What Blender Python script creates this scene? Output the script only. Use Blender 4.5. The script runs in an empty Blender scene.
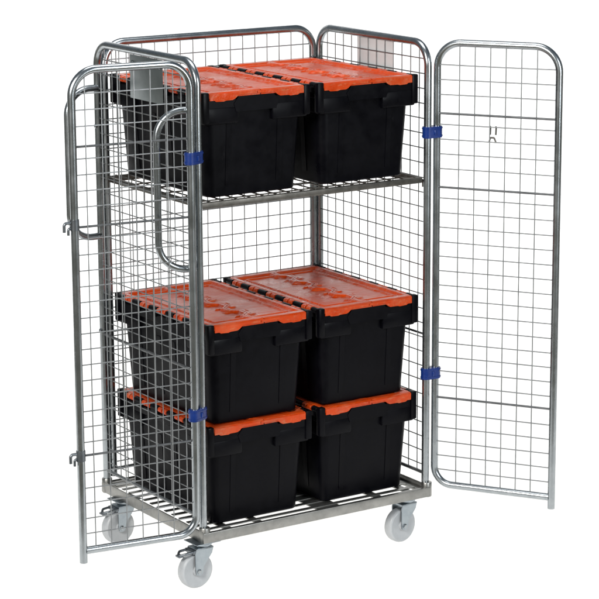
import bpy, bmesh, math, random
from mathutils import Vector, Matrix
random.seed(4)
PI = math.pi
sc = bpy.context.scene
COL = sc.collection

# ------------------------------------------------------------------ materials
def new_mat(name):
    m = bpy.data.materials.new(name); m.use_nodes = True
    nt = m.node_tree
    return m, nt, nt.nodes['Principled BSDF']

def noise(nt, scale, detail=4, rough=.6, stretch=None):
    tc = nt.nodes.new('ShaderNodeTexCoord')
    n = nt.nodes.new('ShaderNodeTexNoise')
    n.inputs['Scale'].default_value = scale
    n.inputs['Detail'].default_value = detail
    n.inputs['Roughness'].default_value = rough
    oi = nt.nodes.new('ShaderNodeObjectInfo')
    off = nt.nodes.new('ShaderNodeVectorMath'); off.operation = 'SCALE'
    off.inputs[0].default_value = (7.3, 11.1, 5.7); nt.links.new(oi.outputs['Random'], off.inputs['Scale'])
    ad = nt.nodes.new('ShaderNodeVectorMath'); ad.operation = 'ADD'
    nt.links.new(tc.outputs['Object'], ad.inputs[0]); nt.links.new(off.outputs['Vector'], ad.inputs[1])
    src = ad.outputs['Vector']
    if stretch:
        mp = nt.nodes.new('ShaderNodeMapping'); mp.inputs['Scale'].default_value = stretch
        nt.links.new(src, mp.inputs['Vector']); src = mp.outputs['Vector']
    nt.links.new(src, n.inputs['Vector'])
    return n

def ramp(nt, src, stops):
    r = nt.nodes.new('ShaderNodeValToRGB')
    els = r.color_ramp.elements
    while len(els) < len(stops): els.new(.5)
    for e, (p, c) in zip(els, stops):
        e.position = p
        e.color = (c, c, c, 1) if isinstance(c, (int, float)) else (*c, 1)
    nt.links.new(src, r.inputs['Fac'])
    return r.outputs['Color']

def bump(nt, b, src, strength, dist=.001):
    bp = nt.nodes.new('ShaderNodeBump')
    bp.inputs['Strength'].default_value = strength
    bp.inputs['Distance'].default_value = dist
    nt.links.new(src, bp.inputs['Height'])
    nt.links.new(bp.outputs['Normal'], b.inputs['Normal'])

def metal_mat(name, c0, c1, r0, r1, scale=60, metallic=1.0):
    m, nt, b = new_mat(name)
    n = noise(nt, scale, 5, .65)
    nt.links.new(ramp(nt, n.outputs['Fac'], [(.35, c0), (.65, c1)]), b.inputs['Base Color'])
    n2 = noise(nt, scale * .35, 4)
    nt.links.new(ramp(nt, n2.outputs['Fac'], [(.3, r0), (.7, r1)]), b.inputs['Roughness'])
    b.inputs['Metallic'].default_value = metallic
    return m

ZINC = metal_mat('zinc_tube', (.32, .345, .36), (.385, .41, .425), .20, .33, 30)
WIRE = metal_mat('zinc_wire', (.25, .26, .265), (.33, .34, .345), .42, .55, 30)
BARM = metal_mat('dull_rod', (.10, .105, .11), (.16, .165, .17), .55, .7, 30, .85)
SHELFM = metal_mat('dull_shelf_steel', (.11, .105, .095), (.17, .16, .145), .4, .6, 35)
STEEL = metal_mat('galvanised_base', (.25, .25, .238), (.34, .337, .32), .34, .46, 18)
CAST = metal_mat('blue_zinc', (.31, .35, .38), (.37, .41, .435), .30, .45, 40)
DARKZ = metal_mat('dark_zinc', (.14, .155, .17), (.20, .215, .23), .32, .5, 40)
PLATE = metal_mat('grey_sheet', (.15, .175, .18), (.20, .225, .23), .32, .42, 8, .85)
PALE = metal_mat('pale_sheet', (.60, .625, .63), (.66, .685, .69), .35, .45, 6, .25)

def plastic_mat(name, c0, c1, rough, spec=.5, scale=25, b_scale=500, b_str=.12):
    m, nt, b = new_mat(name)
    n = noise(nt, scale, 6, .7)
    nt.links.new(ramp(nt, n.outputs['Fac'], [(.35, c0), (.68, c1)]), b.inputs['Base Color'])
    nr = noise(nt, scale * .5, 5)
    nt.links.new(ramp(nt, nr.outputs['Fac'], [(.3, rough - .12), (.7, rough + .14)]), b.inputs['Roughness'])
    b.inputs['Specular IOR Level'].default_value = spec
    nb = noise(nt, b_scale, 3)
    bump(nt, b, nb.outputs['Fac'], b_str, .0006)
    return m

BLACK = plastic_mat('black_plastic', (.0012, .0012, .0022), (.0024, .0024, .0038), .38, .09)
BLUE = plastic_mat('blue_plastic', (.0022, .020, .135), (.003, .026, .17), .35, .5, 30)
WHEEL = plastic_mat('milky_wheel', (.335, .35, .365), (.40, .415, .425), .40, .45, 18, 300, .06)
ORANGE = plastic_mat('orange_plastic', (.43, .0335, .0007), (.54, .050, .0014), .32, .32, 14)
# pale scuffs worn into the orange lids
def add_scuffs():
    nt = ORANGE.node_tree; b = nt.nodes['Principled BSDF']
    base = b.inputs['Base Color'].links[0].from_socket
    n = noise(nt, 9, 8, .75, (1.0, 2.6, 1.0))
    f = ramp(nt, n.outputs['Fac'], [(.50, 0.0), (.66, .38)])
    n2 = noise(nt, 110, 3, .6, (.4, 3.5, 1))
    f2 = ramp(nt, n2.outputs['Fac'], [(.54, 0.0), (.70, .45)])
    ad = nt.nodes.new('ShaderNodeMath'); ad.operation = 'ADD'; ad.use_clamp = True
    nt.links.new(f, ad.inputs[0]); nt.links.new(f2, ad.inputs[1])
    mx = nt.nodes.new('ShaderNodeMixRGB')
    nt.links.new(ad.outputs[0], mx.inputs['Fac'])
    nt.links.new(base, mx.inputs['Color1']); mx.inputs['Color2'].default_value = (.42, .16, .075, 1)
    nt.links.new(mx.outputs['Color'], b.inputs['Base Color'])
add_scuffs()
nt_ = ORANGE.node_tree; bsd = nt_.nodes['Principled BSDF']
old = bsd.inputs['Normal'].links[0].from_socket
wv = noise(nt_, 16, 4, .55, (1, 1.6, 1)); bp_ = nt_.nodes.new('ShaderNodeBump')
bp_.inputs['Strength'].default_value = .75; bp_.inputs['Distance'].default_value = .007
nt_.links.new(wv.outputs['Fac'], bp_.inputs['Height']); nt_.links.new(old, bp_.inputs['Normal']); nt_.links.new(bp_.outputs['Normal'], bsd.inputs['Normal'])

def rub_marks():
    nt = BLACK.node_tree; b = nt.nodes['Principled BSDF']
    base = b.inputs['Base Color'].links[0].from_socket
    n = noise(nt, 30, 7, .8, (1.0, 1.0, .35)); n2 = noise(nt, 5, 3)
    f = ramp(nt, n.outputs['Fac'], [(.60, 0.0), (.74, 1.0)]); g = ramp(nt, n2.outputs['Fac'], [(.50, 0.0), (.70, .55)])
    m = nt.nodes.new('ShaderNodeMath'); m.operation = 'MULTIPLY'
    nt.links.new(f, m.inputs[0]); nt.links.new(g, m.inputs[1])
    mx = nt.nodes.new('ShaderNodeMixRGB'); nt.links.new(m.outputs[0], mx.inputs['Fac'])
    nt.links.new(base, mx.inputs['Color1']); mx.inputs['Color2'].default_value = (.022, .022, .024, 1)
    nt.links.new(mx.outputs['Color'], b.inputs['Base Color'])
rub_marks()

def sweep_mat():  # invented translucent white; light from behind washes out the floor shadows
    m = bpy.data.materials.new('backlit_white'); m.use_nodes = True
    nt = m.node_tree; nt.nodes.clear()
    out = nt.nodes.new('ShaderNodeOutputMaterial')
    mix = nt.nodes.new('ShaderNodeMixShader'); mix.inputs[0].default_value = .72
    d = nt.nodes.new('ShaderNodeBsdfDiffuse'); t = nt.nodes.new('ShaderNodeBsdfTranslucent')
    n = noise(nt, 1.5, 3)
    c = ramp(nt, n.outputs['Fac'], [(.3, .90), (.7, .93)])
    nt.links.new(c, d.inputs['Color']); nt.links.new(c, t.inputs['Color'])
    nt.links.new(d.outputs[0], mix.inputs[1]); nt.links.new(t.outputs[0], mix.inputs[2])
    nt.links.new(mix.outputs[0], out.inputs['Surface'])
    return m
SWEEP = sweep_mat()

# ------------------------------------------------------------------ helpers
def make(name, bm, mat, parent=None, smooth=True):
    bmesh.ops.recalc_face_normals(bm, faces=bm.faces[:])
    me = bpy.data.meshes.new(name); bm.to_mesh(me); bm.free()
    if smooth:
        for p in me.polygons: p.use_smooth = True
        me.set_sharp_from_angle(angle=math.radians(38))
    me.materials.append(mat)
    o = bpy.data.objects.new(name, me); COL.objects.link(o)
    if parent: o.parent = parent
    return o

def thing(name, label, cat, loc, group=None):
    o = bpy.data.objects.new(name, None); COL.objects.link(o)
    o.location = loc; o.empty_display_size = .1
    o['label'] = label; o['category'] = cat
    if group: o['group'] = group
    return o

def fillet(pts, rads, n=10):
    pts = [Vector(p) for p in pts]; out = [pts[0]]
    for i in range(1, len(pts) - 1):
        r = rads[i - 1]
        a, b, c = pts[i - 1], pts[i], pts[i + 1]
        if r <= 0: out.append(b); continue
        u = (a - b).normalized(); v = (c - b).normalized()
        ang = u.angle(v); t = r / math.tan(ang / 2)
        ctr = b + (u + v).normalized() * (r / math.sin(ang / 2))
        s = b + u * t - ctr; e = b + v * t - ctr
        tot = s.angle(e); ax = s.cross(e).normalized()
        for k in range(n + 1):
            out.append(ctr + Matrix.Rotation(tot * k / n, 3, ax) @ s)
    out.append(pts[-1]); return out

def tube(bm, path, r, seg=14, cap=True):
    path = [Vector(p) for p in path]
    rings = []; t0 = (path[1] - path[0]).normalized()
    up = Vector((0, 0, 1)) if abs(t0.z) < .9 else Vector((1, 0, 0))
    nrm = (up - t0 * up.dot(t0)).normalized()
    for i, p in enumerate(path):
        if i == 0: t = t0
        elif i == len(path) - 1: t = (path[-1] - path[-2]).normalized()
        else: t = ((path[i] - path[i - 1]).normalized() + (path[i + 1] - path[i]).normalized()).normalized()
        nrm = (nrm - t * nrm.dot(t)).normalized(); bi = t.cross(nrm)
        rings.append([bm.verts.new(p + (nrm * math.cos(2 * PI * k / seg) + bi * math.sin(2 * PI * k / seg)) * r) for k in range(seg)])
    for a, b in zip(rings, rings[1:]):
        for k in range(seg):
            bm.faces.new((a[k], a[(k + 1) % seg], b[(k + 1) % seg], b[k]))
    if cap: bm.faces.new(rings[0]); bm.faces.new(rings[-1])

def box(bm, x0, x1, y0, y1, z0, z1, bev=0, mtx=None, seg=2):
    vs = [bm.verts.new(Vector(v)) for v in ((x0,y0,z0),(x1,y0,z0),(x1,y1,z0),(x0,y1,z0),(x0,y0,z1),(x1,y0,z1),(x1,y1,z1),(x0,y1,z1))]
    fs = [bm.faces.new([vs[i] for i in f]) for f in ((3,2,1,0),(4,5,6,7),(0,1,5,4),(1,2,6,5),(2,3,7,6),(3,0,4,7))]
    geo = vs
    if bev:
        es = list({e for f in fs for e in f.edges})
        r = bmesh.ops.bevel(bm, geom=es, offset=bev, segments=seg, affect='EDGES', profile=.5)
        geo = list({v for f in r['faces'] for v in f.verts} | {v for v in vs if v.is_valid})
    if mtx is not None:
        for v in geo: v.co = mtx @ v.co

def disc_lathe(bm, prof, axis_m, seg=36):
    # prof: list of (radius, along) about local z, closed solid
    rings = []
    for r, a in prof:
        if r < 1e-6: rings.append([bm.verts.new(axis_m @ Vector((0, 0, a)))])
        else: rings.append([bm.verts.new(axis_m @ Vector((r * math.cos(2*PI*k/seg), r * math.sin(2*PI*k/seg), a))) for k in range(seg)])
    for A, B in zip(rings, rings[1:]):
        for k in range(seg):
            k2 = (k + 1) % seg
            if len(A) == 1 and len(B) == 1: continue
            if len(A) == 1: bm.faces.new((A[0], B[k], B[k2]))
            elif len(B) == 1: bm.faces.new((A[k], A[k2], B[0]))
            else: bm.faces.new((A[k], A[k2], B[k2], B[k]))

def extrude_poly(bm, poly, y0, y1, fn):
    a = [bm.verts.new(fn(p, y0)) for p in poly]; b = [bm.verts.new(fn(p, y1)) for p in poly]
    n = len(poly)
    bm.faces.new(a); bm.faces.new(b)
    for i in range(n): bm.faces.new((a[i], a[(i+1) % n], b[(i+1) % n], b[i]))

# ------------------------------------------------------------------ dimensions (metres, floor at z = 0)
W, D, Y0 = .8874, .660, .012      # post positions: front posts at y = Y0, back posts at y = D
H = 1.705                 # centre of the top tubes
ZB, ZR = .155, .204       # base rail bottom / top
R = .0128
MESH = .0498
WR = .0020                # wire radius
BAR = .0038

cage = thing('roll_cage', 'galvanised wire roll cage on castors with both front doors open', 'roll cage', (0, 0, 0))

# ---- base frame
bm = bmesh.new()
bx0, bx1, by0, by1 = -.0158, W + .0037, -.0159, D + .012
t = .030                                  # angle section: upright leg outside, flat flange inside under the deck
ZT = .189
box(bm, bx0, bx1, by0, by0 + .0045, ZB, ZT, .0015)
box(bm, bx0, bx1, by1 - .0045, by1, ZB, ZT, .0015)
box(bm, bx0, bx0 + .0045, by0 + .005, by1 - .005, ZB, ZT + .004, .0015)
box(bm, bx1 - .0045, bx1, by0 + .005, by1 - .005, ZB, ZT + .004, .0015)
box(bm, bx0 + .005, bx1 - .005, by0 + .005, by0 + .024, ZT - .008, ZT - .004, .001)
box(bm, bx0 + .005, bx1 - .005, by1 - .024, by1 - .005, ZT - .008, ZT - .004, .001)
box(bm, bx0 + .005, bx0 + t, by0 + .0245, by1 - .0245, ZT - .016, ZT - .0125, .001)
box(bm, bx1 - t, bx1 - .005, by0 + .0245, by1 - .0245, ZT - .016, ZT - .0125, .001)
base = make('base_frame', bm, STEEL, cage)
# round corner sockets the posts drop into
for x, y in ((0, Y0 - .008), (W, Y0 - .008), (0, D), (W, D)):
    b2 = bmesh.new()
    disc_lathe(b2, [(0, ZB - .002), (.0165, ZB - .002), (.018, ZB), (.018, ZR - .002), (.0165, ZR), (0, ZR)], Matrix.Translation((x, y, 0)), 24)
    make('corner_socket', b2, STEEL, base)
# deck: strips running left to right over cross bars
ZD = .1815
bm = bmesh.new()
yy = by0 + .024 + .026
while yy < by1 - t - .01:
    box(bm, bx0 + t + .001, bx1 - t - .001, yy, yy + .019, ZD - .003, ZD, .001)
    yy += .0485
for x, wd in ((.085, .03), (.205, .028), (.45, .09), (.68, .034), (.805, .03)):
    box(bm, x, x + wd, by0 + t + .001, by1 - t - .001, ZD - .0075, ZD - .0032, .001)
make('deck', bm, STEEL, base)

# ---- wire grid in a plane: o origin, u horizontal direction
def grid(bm, o, u, ulen, z0, z1, first_u, first_z, n_off, lo=None, hi=None):
    """vertical and horizontal wires; n_off is the normal along which horizontals sit behind verticals"""
    o = Vector(o); u = Vector(u).normalized(); n = Vector(n_off)
    k = first_u
    while k < ulen - .012:
        a = lo(k) if lo else z0; b = hi(k) if hi else z1
        j = Vector((random.uniform(-.0007, .0007), random.uniform(-.0007, .0007), 0))
        tube(bm, [o + u * k + Vector((0, 0, a)), o + u * k + j + Vector((0, 0, (a + b) / 2)), o + u * k + Vector((0, 0, b))], WR, 6)
        k += MESH
    z = first_z
    while z < z1 - .03:
        jz = Vector((0, 0, random.uniform(-.001, .001)))
        tube(bm, [o + n + Vector((0, 0, z)), o + n + u * (ulen / 2) + Vector((0, 0, z)) + jz, o + n + u * ulen + Vector((0, 0, z))], WR, 6)
        z += MESH

# ---- side panels (inverted U tube from front socket to back socket)
def side_panel(x, out):
    bm = bmesh.new()
    tube(bm, fillet([(x, Y0, ZR - .01), (x, Y0, H + .003), (x, D, H + .003), (x, D, ZR - .01)], [.075, .075], 12), R, 18)
    p = make('side_panel', bm, ZINC, cage)
    bm = bmesh.new()
    tube(bm, [(x, Y0 + .004, .232), (x, D - .004, .232)], .006, 10)
    grid(bm, (x, Y0, 0), (0, 1, 0), D - Y0, .232, H, .048, .262, (-out * .0036, 0, 0),
         hi=lambda k: H - (max(0, .075 - min(k, D - Y0 - k)) ** 2) / .11)
    make('wire_mesh', bm, WIRE, p)
    for z in (.7195,):
        bm = bmesh.new(); tube(bm, [(x + out * .0045, Y0 + .004, z), (x + out * .0045, D - .004, z)], BAR, 10)
        make('cross_bar', bm, BARM, p)
    return p
sl = side_panel(0, -1)
sr = side_panel(W, 1)
for z in (1.432, .73):
    for pn, x, s in ((sl, 0, -1),):
        bm = bmesh.new()
        m = Matrix.Translation((x + s * (R - .001), D - .004, z)) @ Matrix.Rotation(s * PI / 2, 4, 'Y')
        disc_lathe(bm, [(0, 0), (.0075, 0), (.0075, .003), (.004, .006), (0, .0065)], m, 16)
        make('bolt', bm, ZINC, pn)

# ---- back panel
bm = bmesh.new()
xa, xb = .027, W - .027
tube(bm, fillet([(xa, D + .001, ZR + .004), (xa, D + .001, H + .002), (xb, D + .001, H + .002), (xb, D + .001, ZR + .004)], [.075, .075], 12), R, 18)
bp = make('back_panel', bm, ZINC, cage)
bm = bmesh.new()
tube(bm, [(xa, D, .232), (xb, D, .232)], .006, 10)
L = xb - xa
grid(bm, (xa, D, 0), (1, 0, 0), L, .232, H, .045, .255, (0, .0036, 0),
     hi=lambda k: H - (max(0, .075 - min(k, L - k)) ** 2) / .11)
make('wire_mesh', bm, WIRE, bp)
for z in (.72,):
    bm = bmesh.new(); tube(bm, [(xa, D + .004, z), (xb, D + .004, z)], BAR, 10)
    make('cross_bar', bm, BARM, bp)

# ---- shelf
ZS = 1.2625
bm = bmesh.new()
sx0, sx1, sy0, sy1 = .0145, W - .0145, .018, D - .016
box(bm, sx0, sx1, sy0, sy0 + .016, ZS - .020, ZS, .003)
box(bm, sx0, sx1, sy1 - .016, sy1, ZS - .020, ZS, .003)
box(bm, sx0 + .001, sx0 + .014, sy0 + .0165, sy1 - .0165, ZS - .019, ZS - .001, .003)
box(bm, sx1 - .014, sx1 - .001, sy0 + .0165, sy1 - .0165, ZS - .019, ZS - .001, .003)
shelf = make('shelf', bm, SHELFM, cage)
bm = bmesh.new()
x = sx0 + .035
while x < sx1 - .01:
    tube(bm, [(x, sy0 + .006, ZS + .0005), (x, sy1 - .006, ZS + .0005)], .0026, 8); x += MESH
y = sy0 + .05
while y < sy1 - .02:
    tube(bm, [(sx0 + .006, y, ZS - .004), (sx1 - .006, y, ZS - .004)], .0026, 8); y += MESH * 2
make('shelf_mesh', bm, SHELFM, shelf)
for x, y, s in ((sx0 + .006, sy1 - .03, 1), (sx1 - .006, sy1 - .03, -1), (sx0 + .006, sy0 + .01, 1), (sx1 - .006, sy0 + .01, -1)):
    bm = bmesh.new()
    tube(bm, fillet([(x, y, ZS - .012), (x - s * .016, y, ZS - .012), (x - s * .016, y, ZS - .035)], [.006], 5), .0045, 8)
    make('shelf_hook', bm, SHELFM, shelf)

# ---- doors: local frame, hinge post at u = 0, free post at u = DW
DTOP, DBOT = 1.710, .192
def door_frame(origin, ang, side, DW):
    """side +1: door runs towards +x turned forwards by ang; side -1 the mirror"""
    o = Vector((*origin, 0)); u = Vector((side * math.cos(ang), -math.sin(ang), 0))
    n = Vector((-u.y, u.x, 0))
    def P(a, z, off=0): return o + u * a + n * off + Vector((0, 0, z))
    bm = bmesh.new()
    tube(bm, fillet([P(DW - .008, DBOT), P(0, DBOT), P(0, DTOP), P(DW, DTOP), P(DW, .153)], [.062, .082, .082], 12), R * .97, 18)
    d = make('door', bm, ZINC, cage)
    bm = bmesh.new()
    k = .078
    while k < DW - .034:
        c = max(0, .082 - min(k, DW - k)) ** 2 / .15
        j = Vector((random.uniform(-.0008, .0008), random.uniform(-.0008, .0008), 0))
        tube(bm, [P(k, DBOT), P(k, (DBOT + DTOP) / 2) + j, P(k, DTOP - c)], WR, 6); k += .0536
    bars = (1.4755, 1.2272, .501)
    zs = []
    z = DBOT + .0535
    while z < DTOP - .035:
        zs.append(z); z += .0497
    for z in zs:
        if min(abs(z - b) for b in bars) < .022: continue
        tube(bm, [P(.002, z, -.0036), P(DW / 2, z + random.uniform(-.001, .001), -.0036), P(DW - .002, z, -.0036)], WR, 6)
    make('wire_mesh', bm, WIRE, d)
    for b in bars:
        bm = bmesh.new(); tube(bm, [P(.002, b, -.0052), P(DW - .002, b, -.0052)], BAR, 10)
        make('cross_bar', bm, BARM, d)
    return d, P
dr, PR = door_frame((W + .036, .008), .997, 1, .421)
dl, PL = door_frame((-.032, 0), -.125, -1, .389)

# latches on the free post of the left door
DW = .389
for z in (1.232, .4985):
    bm = bmesh.new()
    a = PL(DW, z + .012); b = PL(DW + .040, z + .012)
    tube(bm, [PL(DW, z - .012), PL(DW, z + .022)], R * 1.15, 16)
    tube(bm, fillet([a, PL(DW + .034, z + .012), PL(DW + .034, z - .016)], [.009], 6), .0050, 10)
    tube(bm, fillet([PL(DW, z - .006), PL(DW + .021, z - .004), PL(DW + .021, z - .026)], [.007], 5), .0042, 10)
    make('latch', bm, DARKZ, dl)
# small wire clip on the right door
bm = bmesh.new()
for a in (.1865, .206):
    tube(bm, [PR(a, 1.4395, .001), PR(a, 1.436, .0045), PR(a - .001, 1.412, .0045)], .0030, 8)
tube(bm, fillet([PR(.184, 1.387, -.001), PR(.186, 1.402, .004), PR(.199, 1.402, .005), PR(.208, 1.387, -.001)], [.004, .004], 5), .0030, 8)
make('wire_clip', bm, SHELFM, dr)

# ---- blue hinge clips round both posts
def clip(c, u, z):
    c = Vector((*c, 0)); u = Vector((*u, 0)).normalized(); n = Vector((-u.y, u.x, 0))
    bm = bmesh.new(); h = .019
    L2 = .0185 ; r = .0175
    poly = []
    for k in range(9):
        a = -PI / 2 + PI * k / 8; poly.append((L2 + r * math.cos(a), r * math.sin(a)))
    for k in range(9):
        a = PI / 2 + PI * k / 8; poly.append((-L2 + r * math.cos(a), r * math.sin(a)))
    for zz0, zz1, g in ((-h, h, 0), (-h + .004, -h + .008, .0015), (h - .008, h - .004, .0015)):
        pl = [(p[0] * (1 + g / .03), p[1] * (1 + g / .0175)) for p in poly]
        extrude_poly(bm, pl, z + zz0, z + zz1, lambda p, zz: c + u * p[0] + n * p[1] + Vector((0, 0, zz)))
    box(bm, -.004, .004, -.021, -.0165, -.008, .008, .001, Matrix.Translation(c + Vector((0, 0, z))) @ Matrix(((u.x, n.x, 0, 0), (u.y, n.y, 0, 0), (0, 0, 1, 0), (0, 0, 0, 1))))
    make('hinge_clip', bm, BLUE, cage)
for z in (1.413, .586):
    clip((-.018, .006), (.032, .012), z)
    clip((W + .018, .010), (.036, -.003), z)

# ---- push handles: U loops welded to both posts of the left panel
for y, dy in ((Y0 + .004, .040), (D - .004, -.006)):
    e = -.121
    pts = [(-.004, y, 1.560), (e, y + dy, 1.560), (e, y + dy, 1.058), (-.004, y, 1.058)]
    bm = bmesh.new(); tube(bm, fillet(pts, [.085, .085], 12), R * .92, 18)
    make('push_handle', bm, ZINC, cage)

# ---- sheet plates on the side panels
for x, m, dx in ((0, PLATE, -1), (W, PALE, 1)):
    bm = bmesh.new()
    box(bm, x + dx * .0035 - .0007, x + dx * .0035 + .0007, .216, .428, 1.553, H - .010, .0006)
    for y in (.232, .412):
        disc_lathe(bm, [(0, 0), (.006, 0), (.006, .002), (.003, .004), (0, .0042)],
                   Matrix.Translation((x + dx * .0042, y, 1.670)) @ Matrix.Rotation(dx * PI / 2, 4, 'Y'), 14)
    make('sign_plate', bm, m, cage)

# ---- castors
WRAD = .0595
def castor(x, y, ang, brake):
    root = bpy.data.objects.new('castor', None); COL.objects.link(root)
    root.empty_display_size = .05; root.parent = cage
    root.location = (x, y, 0); root.rotation_euler = (0, 0, ang)      # trail runs along local +x
    tr = .030
    A = Matrix.Translation((tr, 0, WRAD)) @ Matrix.Rotation(PI / 2, 4, 'X')
    bm = bmesh.new(); w = .0175
    prof = [(.010, -w - .003), (.016, -w - .003), (.017, -w + .004), (.040, -w + .0025), (.046, -w + .001), (.053, -w), (.0575, -w + .003), (WRAD, -w + .009),
            (WRAD, w - .009), (.0575, w - .003), (.053, w), (.046, w - .001), (.040, w - .0025), (.017, w - .004), (.016, w + .003), (.010, w + .003), (.010, -w - .003)]
    disc_lathe(bm, prof, A, 48)
    make('wheel', bm, WHEEL, root)
    bm = bmesh.new()
    box(bm, -.046, .046, -.040, .040, ZB - .0035, ZB - .0005, .001)
    disc_lathe(bm, [(0, ZB - .018), (.026, ZB - .018), (.031, ZB - .013), (.031, ZB - .008), (.022, ZB - .004), (0, ZB - .004)], Matrix.Identity(4), 28)
    box(bm, -.026, .040, -.026, .026, ZB - .0235, ZB - .0185, .001)
    poly = [(-.026, ZB - .019), (.040, ZB - .019), (.044, ZB - .034), (tr + .0135, WRAD + .018), (tr + .0125, WRAD + .005), (tr + .010, WRAD - .010), (tr - .005, WRAD - .014), (tr - .014, WRAD - .005), (tr - .018, WRAD + .016), (-.020, ZB - .040)]
    for s in (-1, 1):
        yo, yi = s * .026, s * .0225
        extrude_poly(bm, poly, yi, yo, lambda p, yv: Vector((p[0], yv, p[1])))
    make('fork', bm, CAST, root)
    bm = bmesh.new()
    disc_lathe(bm, [(0, -.031), (.006, -.031), (.0085, -.029), (.0085, -.0262), (.0085, .0262), (.0085, .029), (.006, .031), (0, .031)], A, 6)
    make('axle_bolt', bm, ZINC, root)
    if brake:
        bm = bmesh.new()
        pz = ZB - .031
        loop = fillet([(.030, -.021, pz + .004), (tr + .048, -.019, pz + .002), (tr + .066, 0, pz - .006), (tr + .048, .019, pz + .002), (.030, .021, pz + .004)], [.012, .006, .012], 5)
        tube(bm, loop, .0042, 10)
        box(bm, .020, .052, -.0255, .0255, pz - .004, pz + .008, .002)
        box(bm, tr + .050, tr + .068, -.012, .012, pz - .010, pz - .003, .002)
        make('brake_pedal', bm, DARKZ, root)
castor(.004, .026, PI + .05, True)
castor(.824, .034, PI + .12, False)
castor(.012, .560, PI + .10, True)
castor(.830, .600, PI - .2, False)

# ------------------------------------------------------------------ crates
CW, CD, CH = .394, .611, .3375
def rrect(hx, hy, r, n=5):
    out = []
    for cx, cy, a0 in ((hx - r, hy - r, 0), (-hx + r, hy - r, PI/2), (-hx + r, -hy + r, PI), (hx - r, -hy + r, 3*PI/2)):
        for k in range(n + 1):
            a = a0 + PI / 2 * k / n
            out.append((cx + r * math.cos(a), cy + r * math.sin(a)))
    return out
def loft(bm, secs):
    rings = [[bm.verts.new((px, py, z)) for px, py in rrect(hx, hy, r)] for hx, hy, r, z in secs]
    n = len(rings[0])
    for a, b in zip(rings, rings[1:]):
        for k in range(n): bm.faces.new((a[k], a[(k+1) % n], b[(k+1) % n], b[k]))
    bm.faces.new(rings[0]); bm.faces.new(rings[-1])

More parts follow.
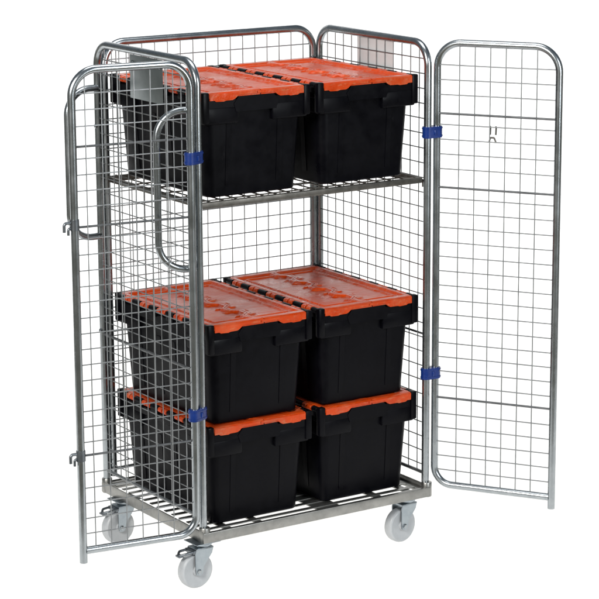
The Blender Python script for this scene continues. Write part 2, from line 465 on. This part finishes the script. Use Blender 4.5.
def make_crate():
    root = thing('lidded_crate', '', 'crate', (0, 0, 0), 'lidded crates in the roll cage')
    hx, hy = CW / 2, CD / 2
    bm = bmesh.new()
    loft(bm, [(hx - .036, hy - .036, .022, 0), (hx - .032, hy - .032, .026, .004), (hx - .031, hy - .031, .028, .016),
              (hx - .0165, hy - .0165, .032, .262), (hx - .0165, hy - .0165, .032, .3105)])
    # shallow moulded rib panels on the walls
    for s in (-1, 1):
        for x0, x1 in ((-.105, -.085), (.085, .105)):
            vs = []
            for z, ins in ((.035, .0299), (.235, .0181)):
                for x in (x0, x1): vs.append((x, s * (hy - ins + .0018), z))
                for x in (x1, x0): vs.append((x, s * (hy - ins - .012), z))
            v = [bm.verts.new(c) for c in vs]
            for f in ((0,1,2,3),(4,5,6,7),(0,1,5,4),(1,2,6,5),(2,3,7,6),(3,0,4,7)): bm.faces.new([v[i] for i in f])
        for y0, y1 in ((-.19, -.165), (-.06, -.035), (.035, .06), (.165, .19)):
            vs = []
            for z, ins in ((.035, .0299), (.235, .0181)):
                for y in (y0, y1): vs.append((s * (hx - ins + .0018), y, z))
                for y in (y1, y0): vs.append((s * (hx - ins - .012), y, z))
            v = [bm.verts.new(c) for c in vs]
            for f in ((0,1,2,3),(4,5,6,7),(0,1,5,4),(1,2,6,5),(2,3,7,6),(3,0,4,7)): bm.faces.new([v[i] for i in f])
    # rim right round, then the deeper skirt with a hand gap at both ends
    loft(bm, [(hx - .008, hy - .008, .016, .284), (hx - .004, hy - .004, .018, .288), (hx - .004, hy - .004, .018, .312), (hx - .010, hy - .010, .014, .3145)])
    for s in (-1, 1):
        yo, yi = s * (hy - .0035), s * (hy - .034)
        y0, y1 = min(yo, yi), max(yo, yi)
        for x0, x1 in ((-hx + .006, -.068), (.058, hx - .006)):
            box(bm, x0, x1, y0, y1, .236, .2895, .006)
        # grip hump over the hand gap: trapezoid standing into the lid cut-out
        poly = [(-.085, .298), (-.064, .3245), (.060, .3245), (.082, .298), (.072, .272), (-.076, .272)]
        extrude_poly(bm, poly, s * (hy - .002), s * (hy - .022), lambda p, yv: Vector((p[0], yv, p[1])))
        x0, x1 = sorted((s * (hx - .0045), s * (hx - .030)))
        box(bm, x0, x1, -hy + .008, -hy + .150, .238, .2895, .006)
        box(bm, x0, x1, hy - .150, hy - .008, .238, .2895, .006)
    # corner posts that hold the hinge rods
    for sx in (-1, 1):
        for sy in (-1, 1):
            x0, x1 = sorted((sx * (hx + .003), sx * (hx - .021))); y0, y1 = sorted((sy * (hy + .001), sy * (hy - .021)))
            box(bm, x0, x1, y0, y1, .242, .3395, .004)
    make('body', bm, BLACK, root)
    # flaps
    segs = 5
    pitch = (CD - .060) / segs
    def wave(y):                                        # interlocking edge between the two flaps
        p = (y + hy) / .123 % 1.0
        tri = abs(p * 2 - 1)
        return .014 * max(-1, min(1, (tri - .5) * 5.5))
    def sm(a, b, x):
        t_ = max(0, min(1, (x - a) / (b - a))); return t_ * t_ * (3 - 2 * t_)
    for side in (-1, 1):
        bm = bmesh.new()
        NU, NV = 44, 130
        top = []; bot = []
        xe = side * (hx - .012)
        for j in range(NV + 1):
            y = -hy + .0015 + (CD - .003) * j / NV
            rowt = []; rowb = []
            xi = wave(y) + side * .0016
            for i in range(NU + 1):
                f = i / NU; x = xe + (xi - xe) * f
                d_out = abs(x - xe); d_in = abs(x - xi); d_y = min(y + hy, hy - y)
                z = CH - .0075
                bord = max(1 - sm(.018, .026, d_out), 1 - sm(.009, .016, d_in), 1 - sm(.030, .040, d_y))
                # two cross ribs split the panel
                rib = max(1 - sm(.006, .012, abs(y - .095)), 1 - sm(.006, .012, abs(y + .095)))
                ridge = max(1 - sm(.0025, .0055, abs(d_out - .046)), 1 - sm(.0025, .0055, abs(d_y - .060))) if (d_out > .043 and d_y > .056) else 0
                tab = (1 - sm(.004, .008, abs(((y + hy) / .123 * 2) % 1.0 - .5) * .06)) * (1 - sm(.034, .040, d_in))
                z += .0075 * max(bord, .55 * ridge, (.6 * tab))
                rnd = max(0, .006 - min(d_out + .001, d_y)) / .006
                z -= .005 * rnd * rnd
                rowt.append(bm.verts.new((x, y, z)))
                rowb.append(bm.verts.new((x, y, CH - .0165)))
            top.append(rowt); bot.append(rowb)
        for j in range(NV):
            for i in range(NU):
                bm.faces.new((top[j][i], top[j][i+1], top[j+1][i+1], top[j+1][i]))
        def wall(a, b):
            for k in range(len(a) - 1): bm.faces.new((a[k], a[k+1], b[k+1], b[k]))
        wall(top[0], bot[0]); wall(top[-1], bot[-1])
        wall([r[0] for r in top], [r[0] for r in bot]); wall([r[-1] for r in top], [r[-1] for r in bot])
        loopv = bot[0] + [r[-1] for r in bot[1:]] + bot[-1][-2::-1] + [r[0] for r in bot[-2:0:-1]]
        bm.faces.new(loopv)
        for j in range(1, NV):
            for i in range(1, NU): bm.verts.remove(bot[j][i])
        # front and back lips, cut away over the grip hump
        for s in (-1, 1):
            xa_, xb_ = side * .0016, side * (hx - .0225)
            g = -.064 if side < 0 else .060
            poly = [(xa_, CH - .004), (xb_, CH - .004), (xb_, .3135), (xb_ - side * .016, .3135), (xb_ - side * .022, .3095), (xb_ - side * .050, .3085), (xb_ - side * .058, .3108), (g + side * .026, .3112), (g + side * .018, .3150), (g + side * .004, .3260), (xa_, .3260)]
            extrude_poly(bm, poly, s * (hy + .0015), s * (hy - .0035), lambda p, yv: Vector((p[0], yv, p[1])))
        # knuckles round the hinge rod
        for k in range(segs):
            y0 = -hy + .030 + pitch * k + pitch * .24
            for q in (0, 1):
                ya = y0 + q * pitch * .27; yb = ya + pitch * .20
                disc_lathe(bm, [(0, ya), (.0085, ya), (.0095, ya + .001), (.0095, yb - .001), (.0085, yb), (0, yb)],
                           Matrix.Translation((side * (hx - .006), 0, CH - .0095)) @ Matrix.Rotation(-PI / 2, 4, 'X'), 14)
                bxa, bxb = sorted((side * (hx - .006), side * (hx - .016)))
                box(bm, bxa, bxb, ya, yb, CH - .012, CH - .002, .001)
        make('lid_flap', bm, ORANGE, root)
        bm = bmesh.new()
        for k in range(segs + 1):
            y0 = -hy + .030 + pitch * k - pitch * .24
            y1 = y0 + pitch * .42
            if k == 0: y0 = -hy + .022
            if k == segs: y1 = hy - .022
            disc_lathe(bm, [(0, y0), (.009, y0), (.010, y0 + .001), (.010, y1 - .001), (.009, y1), (0, y1)],
                       Matrix.Translation((side * (hx - .006), 0, CH - .0088)) @ Matrix.Rotation(-PI / 2, 4, 'X'), 14)
            bxa, bxb = sorted((side * (hx + .002), side * (hx - .012)))
            box(bm, bxa, bxb, y0 + .001, y1 - .001, .306, CH - .0085, .001)
        tube(bm, [(side * (hx - .006), -hy + .015, CH - .0092), (side * (hx - .006), hy - .015, CH - .0092)], .004, 8)
        make('hinge', bm, BLACK, root)
    return root

xl, xr = .0400 + CW / 2, .0410 + CW + .034 + CW / 2
yc = .338
spots = [
    (xl, yc, ZD + .0006, 'black crate with orange lid on the base deck, left one, under another crate'),
    (xr, yc + .003, ZD + .0006, 'black crate with orange lid on the base deck, right one, under another crate'),
    (xl + .002, yc + .002, ZD + .0006 + CH + .0008, 'black crate with orange lid stacked directly on the lower left crate'),
    (xr + .001, yc, ZD + .0006 + CH + .0008, 'black crate with orange lid stacked directly on the lower right crate'),
    (xl - .001, yc, ZS + .0042, 'black crate with scuffed orange lid on the left half of the upper wire shelf'),
    (xr - .003, yc + .001, ZS + .0042, 'black crate with scuffed orange lid on the right half of the upper wire shelf'),
]
first = make_crate()
for i, (x, y, z, lab) in enumerate(spots):
    if i == 0: r = first
    else:
        r = first.copy(); COL.objects.link(r)
        for ch in first.children:
            c = ch.copy(); COL.objects.link(c); c.parent = r
    r.location = (x, y, z); r.rotation_euler = (0, 0, (-.005, .006, .007, -.004, -.006, .004)[i]); r['label'] = lab

# ------------------------------------------------------------------ setting: white floor and backdrop, made translucent and backlit so no shadows show
YAW, PITCH, ROLL, F = .5781, .2226, .0054, 2322.37
vx, vy = math.sin(YAW), math.cos(YAW)
C0 = Vector((.44, .33, 0)); V = Vector((vx, vy, 0)); S = Vector((vy, -vx, 0))
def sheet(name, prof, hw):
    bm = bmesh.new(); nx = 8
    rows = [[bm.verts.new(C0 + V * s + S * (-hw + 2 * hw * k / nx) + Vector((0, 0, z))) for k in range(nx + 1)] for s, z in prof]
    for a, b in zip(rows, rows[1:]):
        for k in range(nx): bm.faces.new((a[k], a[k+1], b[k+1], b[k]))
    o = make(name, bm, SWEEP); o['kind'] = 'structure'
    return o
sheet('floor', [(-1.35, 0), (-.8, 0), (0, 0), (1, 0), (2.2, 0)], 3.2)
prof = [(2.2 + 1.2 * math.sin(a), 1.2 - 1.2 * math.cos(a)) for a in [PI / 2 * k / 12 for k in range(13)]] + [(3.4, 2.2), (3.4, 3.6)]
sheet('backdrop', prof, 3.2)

# ------------------------------------------------------------------ light
w = bpy.data.worlds.new('World'); sc.world = w; w.use_nodes = True
nt = w.node_tree; bg = nt.nodes['Background']
tc = nt.nodes.new('ShaderNodeTexCoord')
def dot(vec):
    d = nt.nodes.new('ShaderNodeVectorMath'); d.operation = 'DOT_PRODUCT'
    nt.links.new(tc.outputs['Generated'], d.inputs[0]); d.inputs[1].default_value = vec
    return d.outputs['Value']
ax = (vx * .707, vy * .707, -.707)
lobe = nt.nodes.new('ShaderNodeMapRange'); lobe.interpolation_type = 'SMOOTHSTEP'  # bright world patch added below and behind to backlight the sheet
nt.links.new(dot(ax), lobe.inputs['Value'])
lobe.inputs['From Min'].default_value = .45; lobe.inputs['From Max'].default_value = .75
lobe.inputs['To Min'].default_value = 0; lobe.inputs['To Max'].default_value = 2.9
ud = nt.nodes.new('ShaderNodeMapRange'); nt.links.new(dot((0, 0, 1)), ud.inputs['Value'])
ud.inputs['From Min'].default_value = -.5; ud.inputs['From Max'].default_value = .5
amb = nt.nodes.new('ShaderNodeMixRGB'); nt.links.new(ud.outputs['Result'], amb.inputs['Fac'])
amb.inputs['Color1'].default_value = (.22, .20, .15, 1); amb.inputs['Color2'].default_value = (.13, .16, .19, 1)
ad = nt.nodes.new('ShaderNodeMixRGB'); ad.blend_type = 'ADD'; ad.inputs['Fac'].default_value = 1
nt.links.new(amb.outputs['Color'], ad.inputs['Color1']); nt.links.new(lobe.outputs['Result'], ad.inputs['Color2'])
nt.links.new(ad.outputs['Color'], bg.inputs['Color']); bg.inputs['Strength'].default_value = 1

def add_area_light(name, loc, target, sx, sy, power, col):  # unseen area lights added to brighten crate fronts, lids and tubes
    l = bpy.data.lights.new(name, 'AREA'); l.shape = 'RECTANGLE'; l.size = sx; l.size_y = sy
    l.energy = power; l.color = col
    o = bpy.data.objects.new(name, l); COL.objects.link(o)
    o.location = loc; o.rotation_euler = (Vector(target) - Vector(loc)).to_track_quat('-Z', 'Y').to_euler()
tgt = (.44, .33, .9)
p1 = C0 - V * 4.2 - S * 2.2; p2 = C0 - V * 3.2 + S * 3.0
add_area_light('added_key_light', (p1.x, p1.y, 3.2), tgt, 1.6, 1.6, 270, (1, .97, .93))
add_area_light('added_fill_light', (p2.x, p2.y, 2.2), tgt, .8, 2.0, 95, (.93, .97, 1))
p3 = C0 - V * .3
add_area_light('added_top_light', (p3.x, p3.y, 4.2), (.44, .33, .5), 2.0, 1.4, 50, (1, 1, 1))

# ------------------------------------------------------------------ camera
cam = bpy.data.cameras.new('camera'); co = bpy.data.objects.new('camera', cam); COL.objects.link(co)
cam.sensor_width = 36; cam.sensor_fit = 'HORIZONTAL'; cam.lens = F / 599 * 36
cam.clip_start = .1; cam.clip_end = 100
Rt = Vector((vy, -vx, 0)); Fw = Vector((vx, vy, 0)); Up = Vector((0, 0, 1))
f2 = Fw * math.cos(PITCH) - Up * math.sin(PITCH); u2 = Fw * math.sin(PITCH) + Up * math.cos(PITCH)
r3 = Rt * math.cos(ROLL) - u2 * math.sin(ROLL); u3 = Rt * math.sin(ROLL) + u2 * math.cos(ROLL)
M = Matrix((r3, u3, -f2)).transposed().to_4x4(); M.translation = (-3.6483, -6.1560, 2.6208 - .045)
co.matrix_world = M
sc.camera = co
sc.view_settings.view_transform = 'Standard'; sc.view_settings.look = 'None'
sc.view_settings.exposure = 0; sc.view_settings.gamma = 1
